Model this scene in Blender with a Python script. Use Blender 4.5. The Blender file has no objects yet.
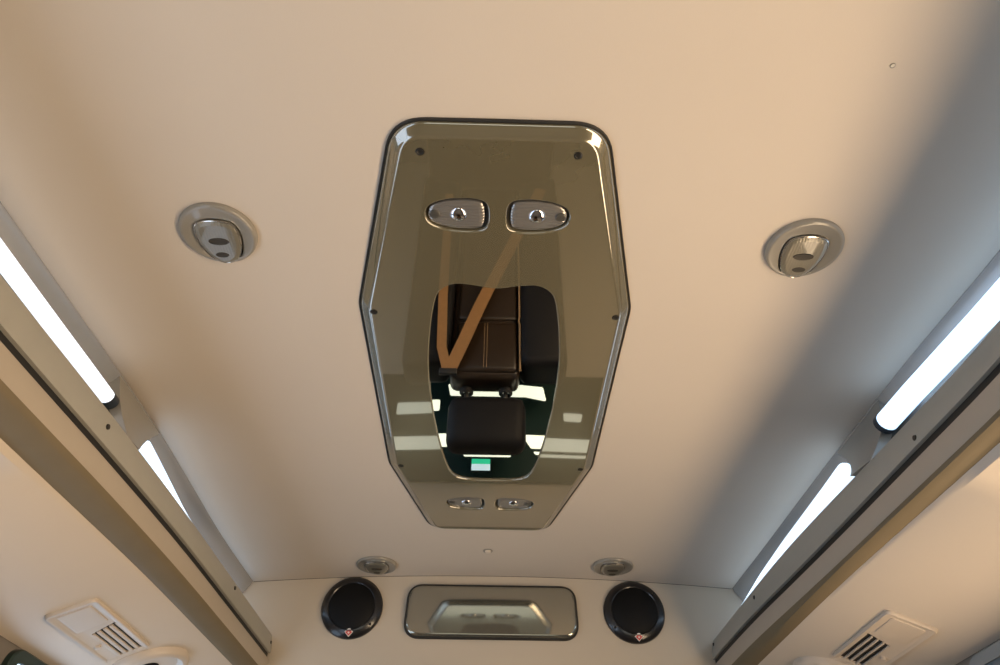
import bpy, bmesh, math
from math import sin, cos, pi, radians
from mathutils import Vector, Matrix

C = bpy.context.scene.collection
sc = bpy.context.scene
Z0 = 1.2                     # eye height above the floor; heights below are given relative to it

# ------------------------------------------------------------------ camera, world, exposure
cam_d = bpy.data.cameras.new('camera'); cam = bpy.data.objects.new('camera', cam_d); C.objects.link(cam)
PIT, YAW, ROL = radians(40.926), radians(0.312), radians(0.751)
F = Vector((sin(YAW)*cos(PIT), cos(YAW)*cos(PIT), sin(PIT)))
R0 = Vector((cos(YAW), -sin(YAW), 0)); U0 = R0.cross(F)
Rt = cos(ROL)*R0 + sin(ROL)*U0; Up = -sin(ROL)*R0 + cos(ROL)*U0
m = Matrix((Rt, Up, -F)).transposed().to_4x4(); m.translation = Vector((0, 0, Z0))
cam.matrix_world = m
cam_d.sensor_width = 36; cam_d.lens = 700/1000*36; cam_d.clip_start = 0.01
sc.camera = cam
w = bpy.data.worlds.new('world'); sc.world = w; w.use_nodes = True
w.node_tree.nodes['Background'].inputs[0].default_value = (.7, .8, 1, 1)
w.node_tree.nodes['Background'].inputs[1].default_value = 0.3
sc.view_settings.view_transform = 'Standard'; sc.view_settings.look = 'None'
sc.view_settings.exposure = 0.0; sc.view_settings.gamma = 1; sc.view_settings.use_curve_mapping = False

TUBE_POWER = 1.6
WARM_WINDOW = 10.2
COOL_WINDOW = 2.3
BACK_WINDOW = 1.5
REAR_WINDOW = 1.15

# ------------------------------------------------------------------ materials
def mat(name, col, rough=.5, metal=0, coat=0, noise=0, nscale=30, bump=0, bscale=200, spec=.5, emit=None, power=0, coatrough=.03):
    M = bpy.data.materials.new(name); M.use_nodes = True
    nt = M.node_tree; b = nt.nodes['Principled BSDF']
    b.inputs['Base Color'].default_value = (*col, 1); b.inputs['Roughness'].default_value = rough
    b.inputs['Metallic'].default_value = metal; b.inputs['Coat Weight'].default_value = coat
    b.inputs['Coat Roughness'].default_value = coatrough; b.inputs['Specular IOR Level'].default_value = spec
    tc = nt.nodes.new('ShaderNodeTexCoord')
    n = nt.nodes.new('ShaderNodeTexNoise'); n.inputs['Scale'].default_value = nscale; n.inputs['Detail'].default_value = 4
    nt.links.new(tc.outputs['Object'], n.inputs['Vector'])
    r = nt.nodes.new('ShaderNodeMix'); r.data_type = 'RGBA'
    k = max(noise, .02)
    r.inputs['A'].default_value = (*[c*(1-k) for c in col], 1); r.inputs['B'].default_value = (*[min(1, c*(1+k)) for c in col], 1)
    nt.links.new(n.outputs['Fac'], r.inputs['Factor']); nt.links.new(r.outputs['Result'], b.inputs['Base Color'])
    if bump:
        n2 = nt.nodes.new('ShaderNodeTexNoise'); n2.inputs['Scale'].default_value = bscale; n2.inputs['Detail'].default_value = 3
        nt.links.new(tc.outputs['Object'], n2.inputs['Vector'])
        bp = nt.nodes.new('ShaderNodeBump'); bp.inputs['Strength'].default_value = bump; bp.inputs['Distance'].default_value = .001
        nt.links.new(n2.outputs['Fac'], bp.inputs['Height']); nt.links.new(bp.outputs['Normal'], b.inputs['Normal'])
    if emit:
        b.inputs['Emission Color'].default_value = (*emit, 1); b.inputs['Emission Strength'].default_value = power
    return M

def ribbed(name, col, rough, metal, scale, depth, axis='X'):
    M = mat(name, col, rough, metal, coat=.6)
    nt = M.node_tree; b = nt.nodes['Principled BSDF']
    tc = nt.nodes.new('ShaderNodeTexCoord'); wv = nt.nodes.new('ShaderNodeTexWave')
    wv.bands_direction = axis; wv.inputs['Scale'].default_value = scale
    nt.links.new(tc.outputs['Object'], wv.inputs['Vector'])
    bp = nt.nodes.new('ShaderNodeBump'); bp.inputs['Strength'].default_value = depth; bp.inputs['Distance'].default_value = .001
    nt.links.new(wv.outputs['Fac'], bp.inputs['Height']); nt.links.new(bp.outputs['Normal'], b.inputs['Normal'])
    return M

M_ceil = mat('headliner_beige', (.60, .53, .455), .75, noise=.03, nscale=4, bump=.15, bscale=900, spec=.25)
M_wall = mat('wall_beige', (.55, .48, .39), .45, noise=.03, nscale=5, bump=.05, bscale=500)
M_rack = mat('rack_beige', (.60, .52, .435), .38, noise=.03, nscale=6)
M_nose_shade = mat('rack_nose_shade', (.40, .345, .28), .4, noise=.04)  # darker rack colour carrying the shade on the rack nose
M_trim = mat('olive_tan_trim', (.165, .128, .075), .65, noise=.08, nscale=20)
M_rail = mat('grey_rail_plastic', (.33, .32, .285), .35, noise=.05, nscale=25, bump=.05)
M_trough = mat('silver_grey_reflector', (.40, .40, .40), .25, metal=.55, noise=.04, nscale=15)
M_cover = mat('taupe_cover', (.29, .275, .245), .28, noise=.05)
M_black = mat('black_rubber', (.012, .011, .010), .5)
M_dark = mat('dark_recess', (.02, .018, .015), .6)
M_tube = {-1: mat('white_tube_diffuser', (.9, .9, .9), .4, emit=(.78, .88, 1), power=TUBE_POWER*.85),
          1: mat('bluish_tube_diffuser', (.9, .9, .9), .4, emit=(.50, .73, 1), power=TUBE_POWER*1.15)}
M_tube2 = {-1: mat('blue_tube_diffuser', (.9, .9, .9), .4, emit=(.50, .73, 1), power=2.0),
           1: mat('pale_blue_tube_diffuser', (.9, .9, .9), .4, emit=(.60, .79, 1), power=1.65)}
M_cap = mat('dark_tube_cap', (.02, .028, .04), .35)
M_console = mat('bronze_gloss_panel', (.19, .165, .10), .22, metal=.3, coat=1, noise=.04, nscale=9)
M_console.node_tree.nodes['Principled BSDF'].inputs['Coat IOR'].default_value = 2.5
M_mirror = mat('dark_mirror', (.86, .85, .82), .015, metal=1)
M_plate = mat('smoked_mirror_plate', (.34, .33, .28), .06, metal=.85, coat=.6, noise=.04)
M_screw = mat('black_screw', (.02, .018, .015), .4, metal=.3)
M_steel = mat('dull_steel', (.09, .085, .075), .3, metal=.3)
M_lens = ribbed('clear_ribbed_lens', (.27, .255, .24), .18, .5, 60, .6, 'Y')
M_bulb = mat('chrome_bulb', (.75, .75, .78), .08, metal=1)
M_bezel = mat('warm_grey_bezel', (.25, .23, .195), .28, coat=.5, noise=.04)
M_bezlens = ribbed('ribbed_grey_lens', (.22, .20, .155), .28, .3, 75, .22, 'X')
M_slot = mat('lamp_slot', (.045, .038, .028), .45, spec=.3)
M_chrome = mat('bright_rim', (.62, .60, .56), .15, metal=.9)
M_spk = mat('black_speaker_gloss', (.008, .0075, .009), .28, coat=.3)
M_grille = mat('black_speaker_mesh', (.004, .004, .0045), .55, spec=.2, bump=.6, bscale=700)
M_red = mat('badge_red', (.62, .10, .09), .4)
M_white = mat('badge_white', (.80, .74, .70), .4)
M_button = mat('beige_button', (.66, .57, .47), .3)
M_vent = mat('vent_beige', (.55, .47, .39), .4, noise=.03)
M_floor = mat('grey_bus_floor', (.17, .16, .145), .6, noise=.1, nscale=60)
M_side = mat('side_wall_grey', (.18, .16, .14), .6)
M_frame = mat('dark_green_window_frame', (.012, .03, .026), .3)
M_gframe = mat('grey_window_frame', (.26, .29, .31), .25)
M_glassd = mat('tinted_glass_band', (.20, .235, .26), .12)
M_lit_w = mat('lit_pane_warm', (.8, .7, .55), .3, emit=(1, .74, .475), power=WARM_WINDOW)
M_lit_c = mat('lit_pane_cool', (.8, .8, .8), .3, emit=(.48, .71, 1), power=COOL_WINDOW)
M_lit_r = mat('lit_pane_rear', (.8, .8, .75), .3, emit=(.95, 1, .78), power=REAR_WINDOW)
M_lit_b = mat('lit_pane_back', (.8, .8, .75), .3, emit=(.92, 1, .90), power=BACK_WINDOW)
M_green = mat('sign_green', (.02, .35, .18), .4, emit=(.03, .55, .28), power=1.0)
M_signw = mat('sign_white', (.7, .8, .82), .4, emit=(.62, .85, .90), power=.8)
M_leather = mat('dark_brown_leather', (.020, .011, .005), .34, noise=.15, nscale=40, bump=.25, bscale=250)
M_leatherb = mat('black_leather', (.006, .0055, .006), .6, spec=.25, bump=.2, bscale=250)
M_pipe = mat('tan_piping', (.30, .19, .09), .5)
M_belt = mat('tan_seat_belt', (.25, .125, .04), .6, noise=.12, nscale=60)

# ------------------------------------------------------------------ helpers
def obj(name, bm, material, parent=None, smooth=True, angle=40, flat_z=False):
    me = bpy.data.meshes.new(name)
    bmesh.ops.recalc_face_normals(bm, faces=bm.faces[:])
    bm.to_mesh(me); bm.free()
    mats = material if isinstance(material, list) else [material]
    for q in mats: me.materials.append(q)
    if smooth:
        me.shade_smooth(); me.set_sharp_from_angle(angle=radians(angle))
        for f in me.polygons:
            if len(f.vertices) > 8 or (flat_z and abs(f.normal.z) > .9999): f.use_smooth = False
    o = bpy.data.objects.new(name, me); C.objects.link(o)
    if parent: o.parent = parent
    return o

def thing(name, label, cat, loc=(0, 0, 0), group=None):
    o = bpy.data.objects.new(name, None); C.objects.link(o); o.empty_display_size = .05
    o.location = loc
    o['label'] = label; o['category'] = cat
    if group: o['group'] = group
    return o

def struct(o):
    o['kind'] = 'structure'; return o

def add_box(bm, lo, hi, bevel=0):
    t = bmesh.new(); bmesh.ops.create_cube(t, size=1)
    for v in t.verts:
        v.co = Vector([(lo[i]+hi[i])/2 + v.co[i]*(hi[i]-lo[i]) for i in range(3)])
    if bevel: bmesh.ops.bevel(t, geom=t.edges[:], offset=bevel, segments=3, affect='EDGES', profile=.5)
    me = bpy.data.meshes.new('t'); t.to_mesh(me); t.free(); bm.from_mesh(me); bpy.data.meshes.remove(me)

def box(lo, hi, bevel=0):
    bm = bmesh.new(); add_box(bm, lo, hi, bevel); return bm

def rpoly(pts, radii, seg=7):
    """polygon with rounded corners"""
    out = []; n = len(pts)
    for i in range(n):
        p = Vector(pts[i]); a = Vector(pts[i-1]) - p; b = Vector(pts[(i+1) % n]) - p
        la, lb = a.length, b.length; a.normalize(); b.normalize()
        ang = a.angle(b); r = radii[i] if hasattr(radii, '__len__') else radii
        d = min(r/math.tan(ang/2), la*.48, lb*.48)
        p0, p1 = p + a*d, p + b*d
        for k in range(seg+1):
            t = k/seg
            out.append(tuple((1-t)**2*p0 + 2*t*(1-t)*p + t*t*p1))
    return out

def catmull(pts, seg=5):
    out = []; n = len(pts)
    for i in range(n):
        p0, p1, p2, p3 = [Vector(pts[(i+k) % n]) for k in (-1, 0, 1, 2)]
        for k in range(seg):
            t = k/seg
            out.append(tuple(.5*((2*p1) + (p2-p0)*t + (2*p0-5*p1+4*p2-p3)*t*t + (3*p1-p0-3*p2+p3)*t**3)))
    return out

def area(poly): return .5*sum(poly[i-1][0]*poly[i][1]-poly[i][0]*poly[i-1][1] for i in range(len(poly)))

def inset(poly, d):
    """move an outline inward by d"""
    n = len(poly); s = 1 if area(poly) > 0 else -1; out = []
    for i in range(n):
        a = Vector(poly[i]) - Vector(poly[i-1]); b = Vector(poly[(i+1) % n]) - Vector(poly[i])
        if a.length < 1e-9: a = b
        if b.length < 1e-9: b = a
        a.normalize(); b.normalize(); t = (a+b)
        if t.length < 1e-6: t = a
        t.normalize(); nn = Vector((-t.y, t.x))*s
        out.append((poly[i][0]+nn.x*d, poly[i][1]+nn.y*d))
    return out

def clean(poly):
    out = []
    for q in poly:
        if not out or (Vector(q)-Vector(out[-1])).length > 1e-5: out.append(q)
    if (Vector(out[0])-Vector(out[-1])).length < 1e-5: out.pop()
    return out

def ring_strip(bm, rings):
    prev = None
    for r in rings:
        vs = [bm.verts.new(q) for q in r]
        if prev:
            n = len(vs)
            for i in range(n):
                bm.faces.new((prev[i], prev[(i+1) % n], vs[(i+1) % n], vs[i]))
        prev = vs
    return prev

def plate(outline, rings, holes=(), hole_rings=(), cap=True, back=False):
    """outline: 2D loop. rings: (inset, z) from the mounting face to the visible face. Filled face, optional holes."""
    bm = bmesh.new(); outline = clean(outline)
    L = [[(x, y, z) for x, y in inset(outline, d)] for d, z in rings]
    last = ring_strip(bm, L)
    if back:
        bm.verts.ensure_lookup_table(); bm.faces.new([bm.verts[i] for i in range(len(outline))])
    edges = []
    def loop(vs):
        for i in range(len(vs)):
            e = bm.edges.get((vs[i-1], vs[i])) or bm.edges.new((vs[i-1], vs[i])); edges.append(e)
    loop(last)
    for h in holes:
        h = clean(h)
        L = [[(x, y, z) for x, y in inset(h, d)] for d, z in hole_rings]
        first = len(bm.verts); ring_strip(bm, L); bm.verts.ensure_lookup_table()
        loop([bm.verts[first+i] for i in range(len(h))])
    if cap:
        if holes: bmesh.ops.triangle_fill(bm, use_beauty=True, edges=edges)
        else: bm.faces.new(last)
    return bm

def circle(cx, cy, r, n=40, ry=None):
    ry = r if ry is None else ry
    return [(cx+r*cos(2*pi*i/n), cy+ry*sin(2*pi*i/n)) for i in range(n)]

def tube(pts, r, n=14, caps=True):
    bm = bmesh.new(); rings = []
    pts = [Vector(q) for q in pts]
    for i, q in enumerate(pts):
        t = (pts[min(i+1, len(pts)-1)] - pts[max(i-1, 0)]).normalized()
        a = t.cross(Vector((0, 0, 1))) if abs(t.z) < .9 else t.cross(Vector((1, 0, 0)))
        a.normalize(); b = t.cross(a)
        rr = r[i] if hasattr(r, '__len__') else r
        rings.append([q + (a*cos(2*pi*k/n) + b*sin(2*pi*k/n))*rr for k in range(n)])
    ring_strip(bm, rings)
    if caps:
        bm.verts.ensure_lookup_table(); N = len(bm.verts)
        bm.faces.new([bm.verts[i] for i in range(n)]); bm.faces.new([bm.verts[N-n+i] for i in range(n)])
    return bm

def interp(x, tab):
    if x <= tab[0][0]: return tab[0][1]
    for (a, va), (b, vb) in zip(tab, tab[1:]):
        if x <= b: t = (x-a)/(b-a); return va+(vb-va)*t
    return tab[-1][1]

def smooth(x, tab, h=.12):
    return sum(interp(x+h*k/4, tab) for k in range(-4, 5))/9

def loft(ys, prof, closed=False, ends=False):
    """prof(y) -> list of (x, z)"""
    bm = bmesh.new(); prev = None; first = None
    for y in ys:
        vs = [bm.verts.new((x, y, z)) for x, z in prof(y)]
        if prev:
            n = len(vs)
            for i in range(n if closed else n-1):
                bm.faces.new((prev[i], prev[(i+1) % n], vs[(i+1) % n], vs[i]))
        else: first = vs
        prev = vs
    if ends: bm.faces.new(first); bm.faces.new(prev)
    return bm

def rel(o):
    """lift a thing built in eye-relative heights"""
    o.location.z += Z0; return o

def yrange(a, b, n): return [a+(b-a)*i/n for i in range(n+1)]

# ------------------------------------------------------------------ shell
YE, YB = 1.949, -1.5           # end wall, wall behind the eye
XS = .85                      # side walls
EDGE = {-1: [(.2, .686), (.61, .677), (.94, .6655), (1.16, .6607), (1.4, .667), (1.67, .676), (1.95, .6696)],
        1: [(-.5, .70), (.2, .72), (.67, .717), (.89, .6965), (1.09, .690), (1.33, .684), (1.74, .6767), (1.95, .6698)]}
LIP = {-1: [(.2, 1.02), (.6, .995), (.9, .972), (1.2, .960), (1.94, .960)],
       1: [(-.5, .90), (.2, .975), (.5, 1.045), (.67, 1.064), (.93, 1.032), (1.1, 1.008), (1.25, .988), (1.42, .973), (1.95, .964)]}  # unseen near end bent inboard, shaped to pull its ceiling shadow inward
SEAM = {-1: [(.2, 1.105), (.65, 1.083), (.79, 1.069), (1.01, 1.05), (1.28, 1.036), (1.95, 1.036)],
        1: [(-.5, .98), (.2, 1.055), (.5, 1.125), (.68, 1.137), (.93, 1.113), (1.07, 1.104), (1.35, 1.078), (1.62, 1.047), (1.95, 1.035)]}
NOSE = {-1: [(.2, 1.30), (.75, 1.275), (1.05, 1.247), (1.26, 1.231), (1.95, 1.217)],
        1: [(.2, 1.30), (.75, 1.275), (1.05, 1.247), (1.26, 1.231), (1.95, 1.217)]}
edge = lambda s, y: smooth(y, EDGE[s])
lip = lambda s, y: smooth(y, LIP[s])*.61
seam = lambda s, y: smooth(y, SEAM[s])*.56
nose = lambda s, y: smooth(y, NOSE[s])*.492
ARCH = .026
def ceil_z(x): return .75 + ARCH*(1-(x/.67)**2) if abs(x) < .67 else .75

YS = yrange(YB, YE, 60)
def ceil_prof(y):
    a, b = -edge(-1, y), edge(1, y)
    low = [(a+(b-a)*i/40) for i in range(41)]
    p = [(x, ceil_z(x)) for x in low]
    return p + [(b+.2, .84), (a-.2, .84)]
ceiling = rel(struct(obj('ceiling', loft(yrange(YB, YE-.003, 60), ceil_prof, True, True), M_ceil)))

def wall_outline_top():
    return [(x, ceil_z(x)+.008) for x in [-.67+1.34*i/30 for i in range(31)]]
bm = bmesh.new()
top = wall_outline_top()
pr = [(-.9, .70)] + [(-.70, .76)] + top + [(.70, .76), (.9, .70), (.9, -Z0), (-.9, -Z0)]
A = [bm.verts.new((x, YE, z)) for x, z in pr]; B = [bm.verts.new((x, YE+.05, z)) for x, z in pr]
for i in range(len(pr)): bm.faces.new((A[i-1], A[i], B[i], B[i-1]))
bm.faces.new(A); bm.faces.new(B)
rel(struct(obj('wall_end', bm, M_wall)))
# thin dark joint where the headliner meets the end wall
bm = loft([YE-.0032, YE-.0002], lambda y: [(x, z-.008) for x, z in top]+[(x, z+.003) for x, z in top[::-1]], True, True)
rel(struct(obj('trim_1', bm, M_dark)))
rel(struct(obj('floor', box((-.95, YB-.05, -Z0-.05), (.95, YE+.05, -Z0)), M_floor)))
rel(struct(obj('wall_left', box((-XS-.05, YB, -Z0), (-XS, YE, .70)), M_side)))
rel(struct(obj('wall_right', box((XS, YB, -Z0), (XS+.05, YE, .70)), M_side)))
rel(struct(obj('wall_back', box((-.95, YB-.05, -Z0), (.95, YB, .80)), M_side)))

# ------------------------------------------------------------------ windows
def yz_loop(y0, y1, z0, z1, r): return rpoly([(y0, z0), (y1, z0), (y1, z1), (y0, z1)], r)
def side_window(name, s, y0, y1, z0, z1, lit, band=0, frame=None):
    out = yz_loop(y0, y1, z0, z1, .04); hole = inset(clean(out), .022)
    bm = plate(out, [(0, 0), (0, .010), (.003, .013)], [hole], [(0, .013), (-.002, .010), (-.002, .002)])
    for v in bm.verts: v.co = Vector((s*(XS - v.co.z), v.co.x, v.co.y))
    fr = rel(struct(obj(name, bm, frame or M_frame)))
    h2 = inset(clean(out), .012)
    zt = z1-.022-band
    bm = plate(rpoly([(y0+.015, z0+.015), (y1-.015, z0+.015), (y1-.015, zt), (y0+.015, zt)], .02), [(0, .001), (0, .006)], back=True)
    for v in bm.verts: v.co = Vector((s*(XS - v.co.z), v.co.x, v.co.y))
    o = obj('lit_pane', bm, lit, fr)
    if band:
        bm = plate(rpoly([(y0+.015, zt), (y1-.015, zt), (y1-.015, z1-.015), (y0+.015, z1-.015)], [.002, .002, .03, .03]), [(0, .001), (0, .006)], back=True)
        for v in bm.verts: v.co = Vector((s*(XS - v.co.z), v.co.x, v.co.y))
        obj('tinted_band', bm, M_glassd, fr)
side_window('window_1', -1, 1.305, 1.92, -.15, .385, M_lit_c)
side_window('window_2', -1, -.9, 1.15, -.25, .30, M_lit_c)
side_window('window_3', 1, -.7, 1.31, -.25, .383, M_lit_w, band=.15, frame=M_gframe)

# end-wall window: dark smoked surround with bright lights of glass
def xz(bm):
    for v in bm.verts: v.co = Vector((v.co.x, YE - v.co.z, v.co.y))
    return bm
out = rpoly([(-.50, .04), (.50, .04), (.50, .36), (.46, .455), (-.46, .455), (-.50, .36)], .03)
fr = rel(struct(obj('window_4', xz(plate(out, [(0, -.001), (0, .008), (.004, .012)])), M_frame)))
for pts in ([(-.165, .092), (.085, .092), (.16, .10), (.17, .158), (.10, .142), (-.155, .140)],
            [(-.330, .165), (-.188, .158), (-.188, .202), (-.330, .212)],
            [(.225, .196), (.29, .200), (.28, .232), (.225, .228)],
            [(-.350, .300), (-.16, .292), (-.13, .340), (-.350, .350)],
            [(.085, .292), (.31, .300), (.31, .348), (.115, .343)],
            [(-.10, .358), (.05, .358), (.05, .376), (-.10, .376)],
            [(.12, .355), (.31, .360), (.31, .370), (.13, .366)]):
    obj('lit_pane', xz(plate(rpoly(pts, .006, 3), [(0, .010), (0, .0135)], back=True)), M_lit_r, fr)

bf = rpoly([(-.55, -.55), (.55, -.55), (.50, .12), (-.50, .12)], .05)
bm = plate(bf, [(0, 0), (0, .010), (.004, .014)]); 
for v in bm.verts: v.co = Vector((v.co.x, YB + v.co.z, v.co.y))
fr = rel(struct(obj('window_5', bm, M_frame)))
bm = plate(inset(clean(bf), .03), [(0, .012), (0, .016)], back=True)
for v in bm.verts: v.co = Vector((v.co.x, YB + v.co.z, v.co.y))
obj('lit_pane', bm, M_lit_b, fr)

# ------------------------------------------------------------------ ceiling-edge lamp rails
def rail(s, label):
    t = thing('lamp_rail', label, 'light rail', (0, 0, 0), 'lamp rails along the ceiling edges')
    Y0, Y1 = -1.2, YE-.006
    ys = yrange(Y0, Y1, 64)
    # face: lip, front face, underside, inner ledge
    def face(y):
        l, q = lip(s, y), seam(s, y)
        return [(s*x, z) for x, z in [(l+.055, .598), (l+.006, .602), (l+.002, .608), (l, .604), (q-.001, .566), (q, .561), (q+.004, .560), (q+.06, .560)]]
    obj('face_panel', loft(ys, face, True, True), M_rail, t)
    obj('gap_shade', loft(ys, lambda y: [(s*(seam(s, y)+a), z) for a, z in ((.006, .5605), (.006, .5475), (.05, .5475), (.05, .5605))], True, True), M_black, t)  # black strip painted in for the shade inside the gap
    # concave reflector behind the tube
    def back(y):
        e, l = edge(s, y), lip(s, y)
        b = max(e, l+.05)
        pts = [(e, .7495), (e+.004, .738), (e+.016, .722), (b+.030, .700), (b+.036, .675), (b+.032, .648), (b+.016, .618), (l+.050, .601)]
        return [(s*x, z) for x, z in pts] + [(s*(x+.006), z+.002) for x, z in pts[::-1]]
    obj('reflector', loft(ys, back, True, True), M_trough, t)
    # lamp tubes
    r = .0125 if s < 0 else .018
    y1 = .965 if s < 0 else 1.0; cl = .018 if s < 0 else .011
    c = {-1: [(.2, .985), (.62, .975), (.9, .962), (1.0, .955)], 1: [(.2, 1.06), (.66, 1.034), (.9, 1.0), (1.0, .985)]}[s]
    py = yrange(-1.1, y1, 24)
    tb = obj('light_tube', tube([(s*smooth(y, c)*.68, y, .68) for y in py], r, 18), M_tube[s], t)
    xe = smooth(y1+cl, c)*.68
    obj('tube_cap', tube([(s*smooth(y1, c)*.68, y1+.0005, .68), (s*xe, y1+cl, .68)], r+.001, 18), M_cap, t)
    # cover bridging the trough between the two tubes
    def cover(y):
        y = y1+.025+.16*y
        e, l = edge(s, y), lip(s, y)
        pts = []
        for k in range(11):
            u = k/10; pts.append((e+.001+(l+.003-e)*u+(.006 if s < 0 else .012)*sin(pi*u), .748+(.609-.748)*u))
        return [(s*x, z) for x, z in pts] + [(s*(x+.02), z) for x, z in pts[::-1]]
    yc = 1.185 if s < 0 else 1.215
    cb = loft(yrange(0, 1, 5), cover, True, True)
    for v in cb.verts:
        u = min(1, max(0, (.748-v.co.z)/.139)); v.co.y = y1+.03-.02*u+(v.co.y)*(yc-(.170 if s < 0 else .150)*u-y1-.03+.02*u)
    obj('joint_cover', cb, M_cover, t)
    # second tube, tilting away behind the lip
    c2 = {-1: [(1.09, .948), (1.2, .962), (1.40, .990), (1.9, 1.01)], 1: [(1.09, .984), (1.25, .988), (1.5, .988), (1.7, .9945), (1.9, 1.012)]}[s]
    p2 = yrange(1.12 if s < 0 else 1.17, 1.925, 16)
    obj('light_tube', tube([(s*interp(y, c2)*.68, y, .68) for y in p2], r, 18), M_tube2[s], t)
    for y, f in {-1: [(.911, .48), (1.584, .25), (1.935, .5)], 1: [(.884, .85), (1.577, .4), (1.93, .25)]}[s]:
        z = .604-(.604-.566)*f; x = lip(s, y)+(seam(s, y)-lip(s, y))*f
        bm = tube([(s*(x+.001), y, z), (s*(x-.0025), y, z)], [.005, .004], 12)
        obj('screw', bm, M_screw, t)
    return rel(t)
rail(-1, 'grey lamp rail with white tube along the left ceiling edge')
rail(1, 'bluish grey lamp rail with wide white tube along the right ceiling edge')

# ------------------------------------------------------------------ overhead racks
def under(x): return .45-.42*(abs(x)-.70)
def rack(s, label):
    t = thing('overhead_rack', label, 'luggage rack', (0, 0, 0), 'overhead racks along both sides')
    ys = yrange(-1.3, YE-.004, 60)
    def body(y):
        q, n = seam(s, y), nose(s, y)
        pts = [(XS-.002, .547), (q+.02, .547), (q+.003, .546), (q, .542), (q, .525), (q+.0005, .508), (n+.012, .4935), (n+.012, .490), (n+.02, under(n+.02)), (XS-.002, under(XS-.002))]
        return [(s*x, z) for x, z in pts]
    obj('rack_body', loft(ys, body, True, True), M_rack, t)
    obj('nose_shade_band', loft(ys, lambda y: [(s*(seam(s, y)+a), z) for a, z in ((.0005, .5455), (-.0012, .542), (-.0012, .512), (-.0004, .5095), (.002, .5095), (.002, .5455))], True, True), M_nose_shade, t)  # added strip; shade of the rack nose put into its colour
    def trim(y):
        q, n = seam(s, y), nose(s, y)
        pts = [(q-.0004, .5105), (q+.0006, .5055), (q+.25*(n-q), .4995), (n-.006, .494), (n+.002, .4885), (n+.012, .4865), (n+.022, under(n+.02)+.004), (n+.015, .496), (q+.006, .513)]
        return [(s*x, z) for x, z in pts]
    obj('edge_trim', loft(ys, trim, True, True), M_trim, t)
    return rel(t)
rack(-1, 'beige overhead rack running along the left side below the lamp rail')
rack(1, 'beige overhead rack running along the right side below the lamp rail')

SL = math.atan(.42)
def on_rack(s, x, y):
    """matrix placing local (u across towards the wall, v along, w out of the rack underside)"""
    u = Vector((s*cos(SL), 0, -sin(SL))); v = Vector((0, 1, 0)); w_ = Vector((-s*sin(SL), 0, -cos(SL)))
    M = Matrix((u, v, w_)).transposed().to_4x4(); M.translation = Vector((s*x, y, under(x)+Z0)); return M

def vent(s, label):
    t = thing('air_vent', label, 'air vent', group='air vents under the racks')
    t.matrix_world = on_rack(s, .70, 1.25)
    W, Lg = .087, .262
    out = rpoly([(0, 0), (W, 0), (W, Lg), (0, Lg)], [.012, .012, .006, .006])
    hole = rpoly([(.009, .105), (.056, .122), (.056, .250), (.009, .250)], .003, 3)
    bm = plate(out, [(0, -.001), (0, .004), (.002, .0065), (.006, .0065), (.009, .0045)], [hole], [(0, .0045), (0, -.0005)])
    obj('vent_panel', bm, M_vent, t)
    obj('duct', plate(inset(clean(hole), -.001), [(0, .0002), (0, .0006)]), M_black, t)
    for k in range(5):
        x0 = .0085+.0475*k/4
        hw = .0034 if s < 0 else .0019
        bm = box((x0-hw, .112+.0034*k, .0008), (x0+hw, .2505, .0048), .0008)
        obj('slat', bm, M_vent, t)
    obj('flap', plate(rpoly([(.014, .014), (.072, .014), (.072, .098), (.014, .092)], .006), [(0, .004), (.001, .0058), (.003, .0062)]), M_vent, t)
    obj('knob', tube([(.067, .178, .004), (.067, .178, .009), (.067, .178, .010)], [.006, .0055, .003], 14), M_vent, t)
    return t
vent(-1, 'beige slatted air vent under the left overhead rack')
vent(1, 'beige air vent with dark slots under the right overhead rack')

def ringlamp(s, label):
    t = thing('round_speaker', label, 'speaker', group='round fittings behind the air vents')
    t.matrix_world = on_rack(s, .737, 1.61)
    bm = plate(circle(0, 0, .083, 48), [(0, -.001), (.001, .010), (.006, .015), (.014, .016), (.020, .012), (.024, .006), (.044, .003), (.062, .004)], cap=False)
    obj('bezel', bm, M_vent, t)
    bm = plate(circle(0, 0, .024, 40), [(0, .002), (.003, .006), (.012, .0085), (.021, .0095)])
    obj('grille', bm, M_grille, t)
    return t
ringlamp(-1, 'round beige rimmed fitting behind the left air vent, cut off by the frame')
ringlamp(1, 'round beige rimmed fitting behind the right air vent, cut off by the frame')

# ------------------------------------------------------------------ ceiling console
CX, CY = -.006, 1.035
K = 1.016
con = thing('ceiling_console', 'glossy bronze eight-sided ceiling console with a mirror and four small lamps', 'console', (CX*K, CY*K, .762))
con.rotation_euler = (0, 0, radians(.55))
H = .563
oct_ = [(-.133, -H), (.133, -H), (.214, -.235), (.214, .255), (.140, H), (-.140, H), (-.214, .255), (-.214, -.235)]
oct_ = [(x*K, y*K*1.004 + .012) for x, y in oct_]
out = rpoly(oct_, [.055, .055, .10, .10, .05, .05, .10, .10], 9)
mh = [(0, -.273), (-.034, -.279), (-.062, -.281), (-.082, -.270), (-.095, -.245), (-.107, -.17), (-.1145, -.08), (-.1145, .03), (-.109, .13), (-.101, .21),
      (-.091, .272), (-.077, .306), (-.048, .321), (0, .324)]
mh = mh + [(-x, y) for x, y in mh[-2:0:-1]]
mh = catmull([(x*K, y*K) for x, y in mh], 5)
def tear(s, cy, flip):
    """tear-drop lamp outline; blunt end inwards"""
    L_ = .090*K; pr = [(0, 0), (.02, .010), (.07, .017), (.16, .0225), (.32, .028), (.5, .0305), (.68, .031), (.82, .0295), (.93, .025), (.985, .015)]
    pts = [(u, h_) for u, h_ in pr] + [(1, 0)] + [(u, -h_) for u, h_ in pr[:0:-1]]
    x_out = .1005*K
    return catmull([(s*(x_out-u*L_), cy+h_*K) for u, h_ in pts], 3)
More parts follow.
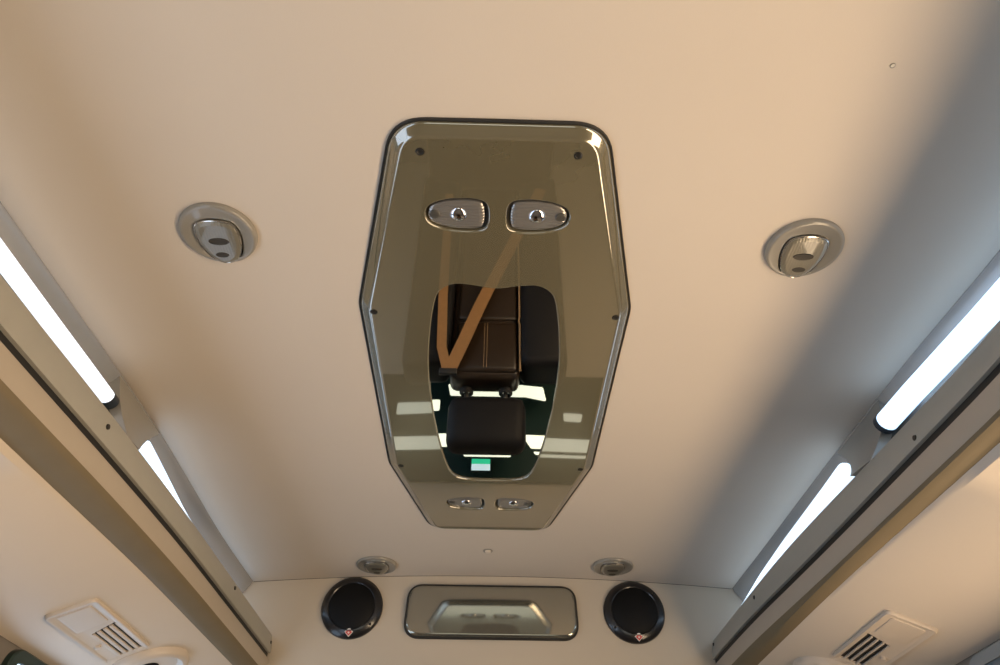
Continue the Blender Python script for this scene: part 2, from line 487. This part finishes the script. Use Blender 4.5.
lamps = [(-1, -.413), (1, -.413), (-1, .428), (1, .428)]
bm = plate(out, [(.0005, .012), (.001, .0095), (.004, .0060), (.0125, .0042), (.0155, .0012), (.0175, .0003), (.020, 0)],
           [mh]+[tear(s, y*K, 0) for s, y in lamps], [(0, 0), (.0012, .0006), (.0022, .0024), (.0022, .0105)])
obj('console_panel', bm, M_console, con, angle=50, flat_z=True)
obj('gasket', plate(inset(clean(out), -.0025), [(0, .014), (0, .0102), (.001, .0092), (.003, .0092), (.003, .011)], cap=False), M_black, con)
obj('mirror', plate(inset(clean(mh), -.001), [(0, .0060), (0, .0042)], back=True), M_mirror, con, smooth=False)
for s, y in lamps:
    tr = clean(tear(s, y*K, 0))
    L_ = obj('reading_lamp', plate(inset(tr, .0005), [(0, .0105), (0, .0075), (.003, .0068), (.006, .0066)], back=True), M_dark, con)
    obj('lens', plate(inset(tr, .0056), [(0, .008), (.0008, .0045), (.003, .0030), (.008, .0020)]), M_lens, L_).location = (s*.0012, .0016, 0)  # lens set off-centre; dark base stands in for the crescent of shade
    bx = s*(.054)*K
    bm = bmesh.new(); bmesh.ops.create_uvsphere(bm, u_segments=20, v_segments=12, radius=.0125)
    for v in bm.verts: v.co = Vector((v.co.x+bx, v.co.y+y*K, v.co.z*.45+.0035))
    obj('bulb', bm, M_bulb, L_)
    sx = s*.0865*K
    obj('screw', tube([(sx, y*K, .005), (sx, y*K, .001), (sx, y*K, .0), (sx, y*K, .0008)], [.0075, .0075, .006, .004], 18), M_steel, L_)
for x, y in [(-.100, -.515), (.100, -.515), (-.192, -.213), (.192, -.213), (-.189, .264), (.189, .264)]:
    rg = 1.0
    bm = plate(circle(x*K, y*K, .0058, 20), [(0, .001), (0, -.0006), (.0018, -.0011), (.0028, -.0004)])
    o = obj('screw', bm, M_screw, con)
rel(con)

# ------------------------------------------------------------------ round courtesy lamps on the headliner
def courtesy(x, y, s, label, sx=1.0):
    z = ceil_z(x)
    t = thing('ceiling_lamp', label, 'ceiling lamp', (x, y, z), 'round courtesy lamps on the ceiling')
    R = .0548
    egg = [(.0335, -.012), (.028, -.031), (.011, -.0385), (-.011, -.0385), (-.028, -.031), (-.0335, -.012), (-.031, .012), (-.022, .033), (-.008, .0445), (.008, .0445), (.022, .033), (.031, .012)]
    egg = catmull([(a+s*.000, b+.011) for a, b in egg], 4)
    bm = plate(circle(0, 0, R, 56), [(0, .004), (0, -.003), (.0015, -.0065), (.004, -.0075), (.007, -.0068)], [egg], [(0, -.0035), (0, .002)])
    obj('bezel', bm, M_bezel, t, angle=60)
    obj('shade_gap', plate(inset(clean(egg), -.001), [(0, .002), (0, -.0005)]), M_black, t)
    ln = obj('lens', plate(inset(clean(egg), .0022), [(0, .001), (0, -.0055), (.0025, -.0082), (.007, -.0092)]), M_bezlens, t)
    obj('rim', plate(inset(clean(egg), .0016), [(0, -.003), (0, -.0065), (.0012, -.0073), (.0022, -.0065)], cap=False), M_chrome, ln)
    obj('switch', plate(circle(0, .010, .0155, 28, 0.007), [(0, -.0085), (.001, -.0102), (.003, -.0098)]), M_slot, ln)
    obj('latch', plate(circle(.002*s, .036, .0105, 24, .0055), [(0, -.0075), (.001, -.0100), (.0025, -.0096)]), M_slot, ln)
    return rel(t)
courtesy(-.404, .6735, -1, 'round grey ceiling lamp nearer the top left, beside the left lamp tube')
courtesy(.444, .682, 1, 'round grey ceiling lamp at the right edge of the warm light')
courtesy(-.318, 1.862, -1, 'small round ceiling lamp just above the left black speaker')
courtesy(.325, 1.848, 1, 'small round ceiling lamp just above the right black speaker')

t = thing('ceiling_button', 'small beige button cap on the ceiling behind the console', 'button', (-.0145, 1.776, .7755))
obj('washer', plate(circle(0, 0, .0125, 28), [(0, .003), (0, -.0008), (.0015, -.0014)]), M_bezel, t)
obj('cap', plate(circle(0, 0, .0085, 24), [(0, .0), (.0004, -.003), (.002, -.0045), (.005, -.005)]), M_button, t)
rel(t)
o = obj('ceiling_plug', plate(circle(0, 0, .0032, 16), [(0, .002), (0, -.0006), (.001, -.001)]), M_bezel)
o.location = (.450, .401, ceil_z(.45)+Z0); o['label'] = 'tiny dark plug in the bare ceiling at the upper right'; o['category'] = 'plug'

# ------------------------------------------------------------------ speakers on the end wall
def speaker(x, z, s, label):
    t = thing('wall_speaker', label, 'speaker', (x, YE, z+Z0), 'black speakers on the end wall')
    def P(bm):
        for v in bm.verts: v.co = Vector((v.co.x, -v.co.z, v.co.y))
        return bm
    R = .0835
    obj('rim', P(plate(circle(0, 0, R, 64), [(0, -.0002), (0, .006), (.002, .010), (.012, .016), (.019, .018), (.022, .016)], cap=False)), M_spk, t)
    obj('grille', P(plate(circle(0, 0, R-.0215, 48), [(0, .010), (.0, .0165), (.006, .020), (.020, .0245), (.040, .0275), (.058, .0285)])), M_grille, t)
    a = -.03*s if s < 0 else .0
    bx, bz = (.003 if s < 0 else .003), -.069
    b = obj('badge', P(plate([(bx-.0115, bz), (bx, bz-.0115), (bx+.0115, bz), (bx, bz+.0115)], [(0, .012), (0, .0175)])), M_white, t)
    obj('badge_emblem', P(plate([(bx-.009, bz-.001), (bx, bz-.010), (bx+.009, bz-.001), (bx+.005, bz+.003), (bx-.005, bz+.003)], [(0, .017), (0, .0181)])), M_red, b)
    obj('badge_emblem', P(plate([(bx-.003, bz-.002), (bx, bz-.005), (bx+.003, bz-.002), (bx, bz+.001)], [(0, .0178), (0, .0187)])), M_white, b)
    for ang in ({-1: (-40, 140), 1: (-142, 40)}[s]):
        q = radians(ang); cx, cz = .0735*cos(q), .0735*sin(q)
        obj('screw', P(plate(circle(cx, cz, .0035, 14), [(0, .010), (0, .0168), (.001, .0175)])), M_black, t)
    return t
speaker(-.3840, .6825, -1, 'round black speaker left of the mirror plate on the end wall')
speaker(.3880, .6815, 1, 'round black speaker right of the mirror plate on the end wall')

# ------------------------------------------------------------------ mirrored plate on the end wall
t = thing('mirror_plate', 'smoked rounded mirror plate between the two black speakers', 'mirror', (-.0025, YE-.0045, .6745+Z0))
t.rotation_euler = (radians(3), 0, 0)
def P(bm):
    for v in bm.verts: v.co = Vector((v.co.x, -v.co.z, v.co.y))
    return bm
hw, hh = .2335, .0675
out = rpoly([(-hw, -hh), (hw, -hh), (hw-.006, hh), (-hw+.006, hh)], .040, 9)
obj('gasket', P(plate(inset(clean(out), -.004), [(0, -.007), (0, .006), (.002, .009), (.008, .009)], cap=False)), M_black, t)
obj('mirror_face', P(plate(out, [(0, .002), (.001, .009), (.004, .0125), (.008, .0135), (.0095, .0135)])), M_plate, t, angle=50)

# ------------------------------------------------------------------ small sign over the end window (seen in the ceiling mirror)
t = thing('lit_sign', 'small green and white lit sign seen upside down in the ceiling mirror', 'sign', (-.044, YE-.012, .412+Z0))
obj('sign_case', box((-.032, -.012, -.022), (.032, -.0002, .022), .002), M_frame, t)
obj('green_field', box((-.029, -.0135, -.020), (.029, -.011, -.002)), M_green, t)
obj('white_field', box((-.029, -.0135, -.002), (.029, -.011, .020)), M_signw, t)

# ------------------------------------------------------------------ seat below the end window (seen in the ceiling mirror)
SX = -.030
seat = thing('bus_seat', 'dark brown leather seat seen upside down in the ceiling mirror', 'seat', (SX, 1.74, 0))
def R_(z): return z+Z0
bm = box((-.118, -.015, R_(-.78)), (.103, .085, R_(.215)), .025); obj('backrest', bm, M_leather, seat)
obj('lower_panel', box((-.100, -.024, R_(-.60)), (.096, .0, R_(-.012)), .012), M_leather, seat)
obj('upper_panel', box((-.100, -.026, R_(-.004)), (.096, .0, R_(.200)), .014), M_leather, seat)
for sx in (-1, 1):
    cx = -.0075+sx*.185
    obj('bolster', box((cx-.075, -.050, R_(-.78)), (cx+.075, .085, R_(.185)), .03), M_leatherb, seat)
obj('piping', tube([(.101, -.030, R_(-.5)), (.103, -.032, R_(-.02)), (.100, -.031, R_(0)), (.103, -.032, R_(.02)), (.103, -.027, R_(.205))], .0032, 8), M_pipe, seat)
for dx in (-.0045, .0045):
    obj('stitching', tube([(-.006+dx, -.0268, R_(.006)), (-.006+dx, -.0268, R_(.19))], .0009, 6), M_pipe, seat)
obj('cushion', box((-.25, -.50, R_(-.86)), (.235, .08, R_(-.72)), .04), M_leather, seat)
obj('seat_base', box((-.2, -.42, .0), (.2, .05, R_(-.85)), .01), M_dark, seat)
hr = obj('headrest', box((-.118, .02, R_(.255)), (.122, .105, R_(.44)), .035), M_leatherb, seat)
for px in (-.064, .060):
    obj('headrest_post', tube([(px, .06, R_(.19)), (px, .06, R_(.28))], .007, 12), M_steel, seat)
    bm = plate(circle(px, .06, .022, 24), [(0, R_(.212)), (0, R_(.228)), (.006, R_(.235)), (.013, R_(.228))], cap=False)
    obj('collar', bm, M_black, seat)
belt = thing('seat_belt', 'tan seat belt across the seat seen in the ceiling mirror', 'seat belt', (0, 1.69, 0))
def strap(pts, wd):
    bm = bmesh.new(); pts = [Vector(q) for q in pts]; prev = None
    for i, q in enumerate(pts):
        t_ = (pts[min(i+1, len(pts)-1)]-pts[max(i-1, 0)]).normalized(); a = Vector((t_.z, 0, -t_.x)).normalized()*wd/2
        n_ = Vector((0, .0012, 0))
        vs = [bm.verts.new(v) for v in (q-a-n_, q+a-n_, q+a+n_, q-a+n_)]
        if prev:
            for k in range(4): bm.faces.new((prev[k], prev[(k+1) % 4], vs[(k+1) % 4], vs[k]))
        else: bm.faces.new(vs)
        prev = vs
    bm.faces.new(prev); return bm
obj('shoulder_strap', strap([(-.143, -.004, R_(.226)), (-.10, -.012, R_(.10)), (-.06, -.012, R_(-.03)), (-.02, -.012, R_(-.15)), (.06, -.012, R_(-.38)), (.16, -.016, R_(-.66))], .040), M_belt, belt)
obj('lap_strap', strap([(-.150, -.003, R_(.226)), (-.172, -.012, R_(.14)), (-.181, -.016, R_(-.08)), (-.19, -.016, R_(-.62))], .030), M_belt, belt)
obj('guide', box((-.175, -.008, R_(.218)), (-.120, .006, R_(.240)), .004), M_black, belt)
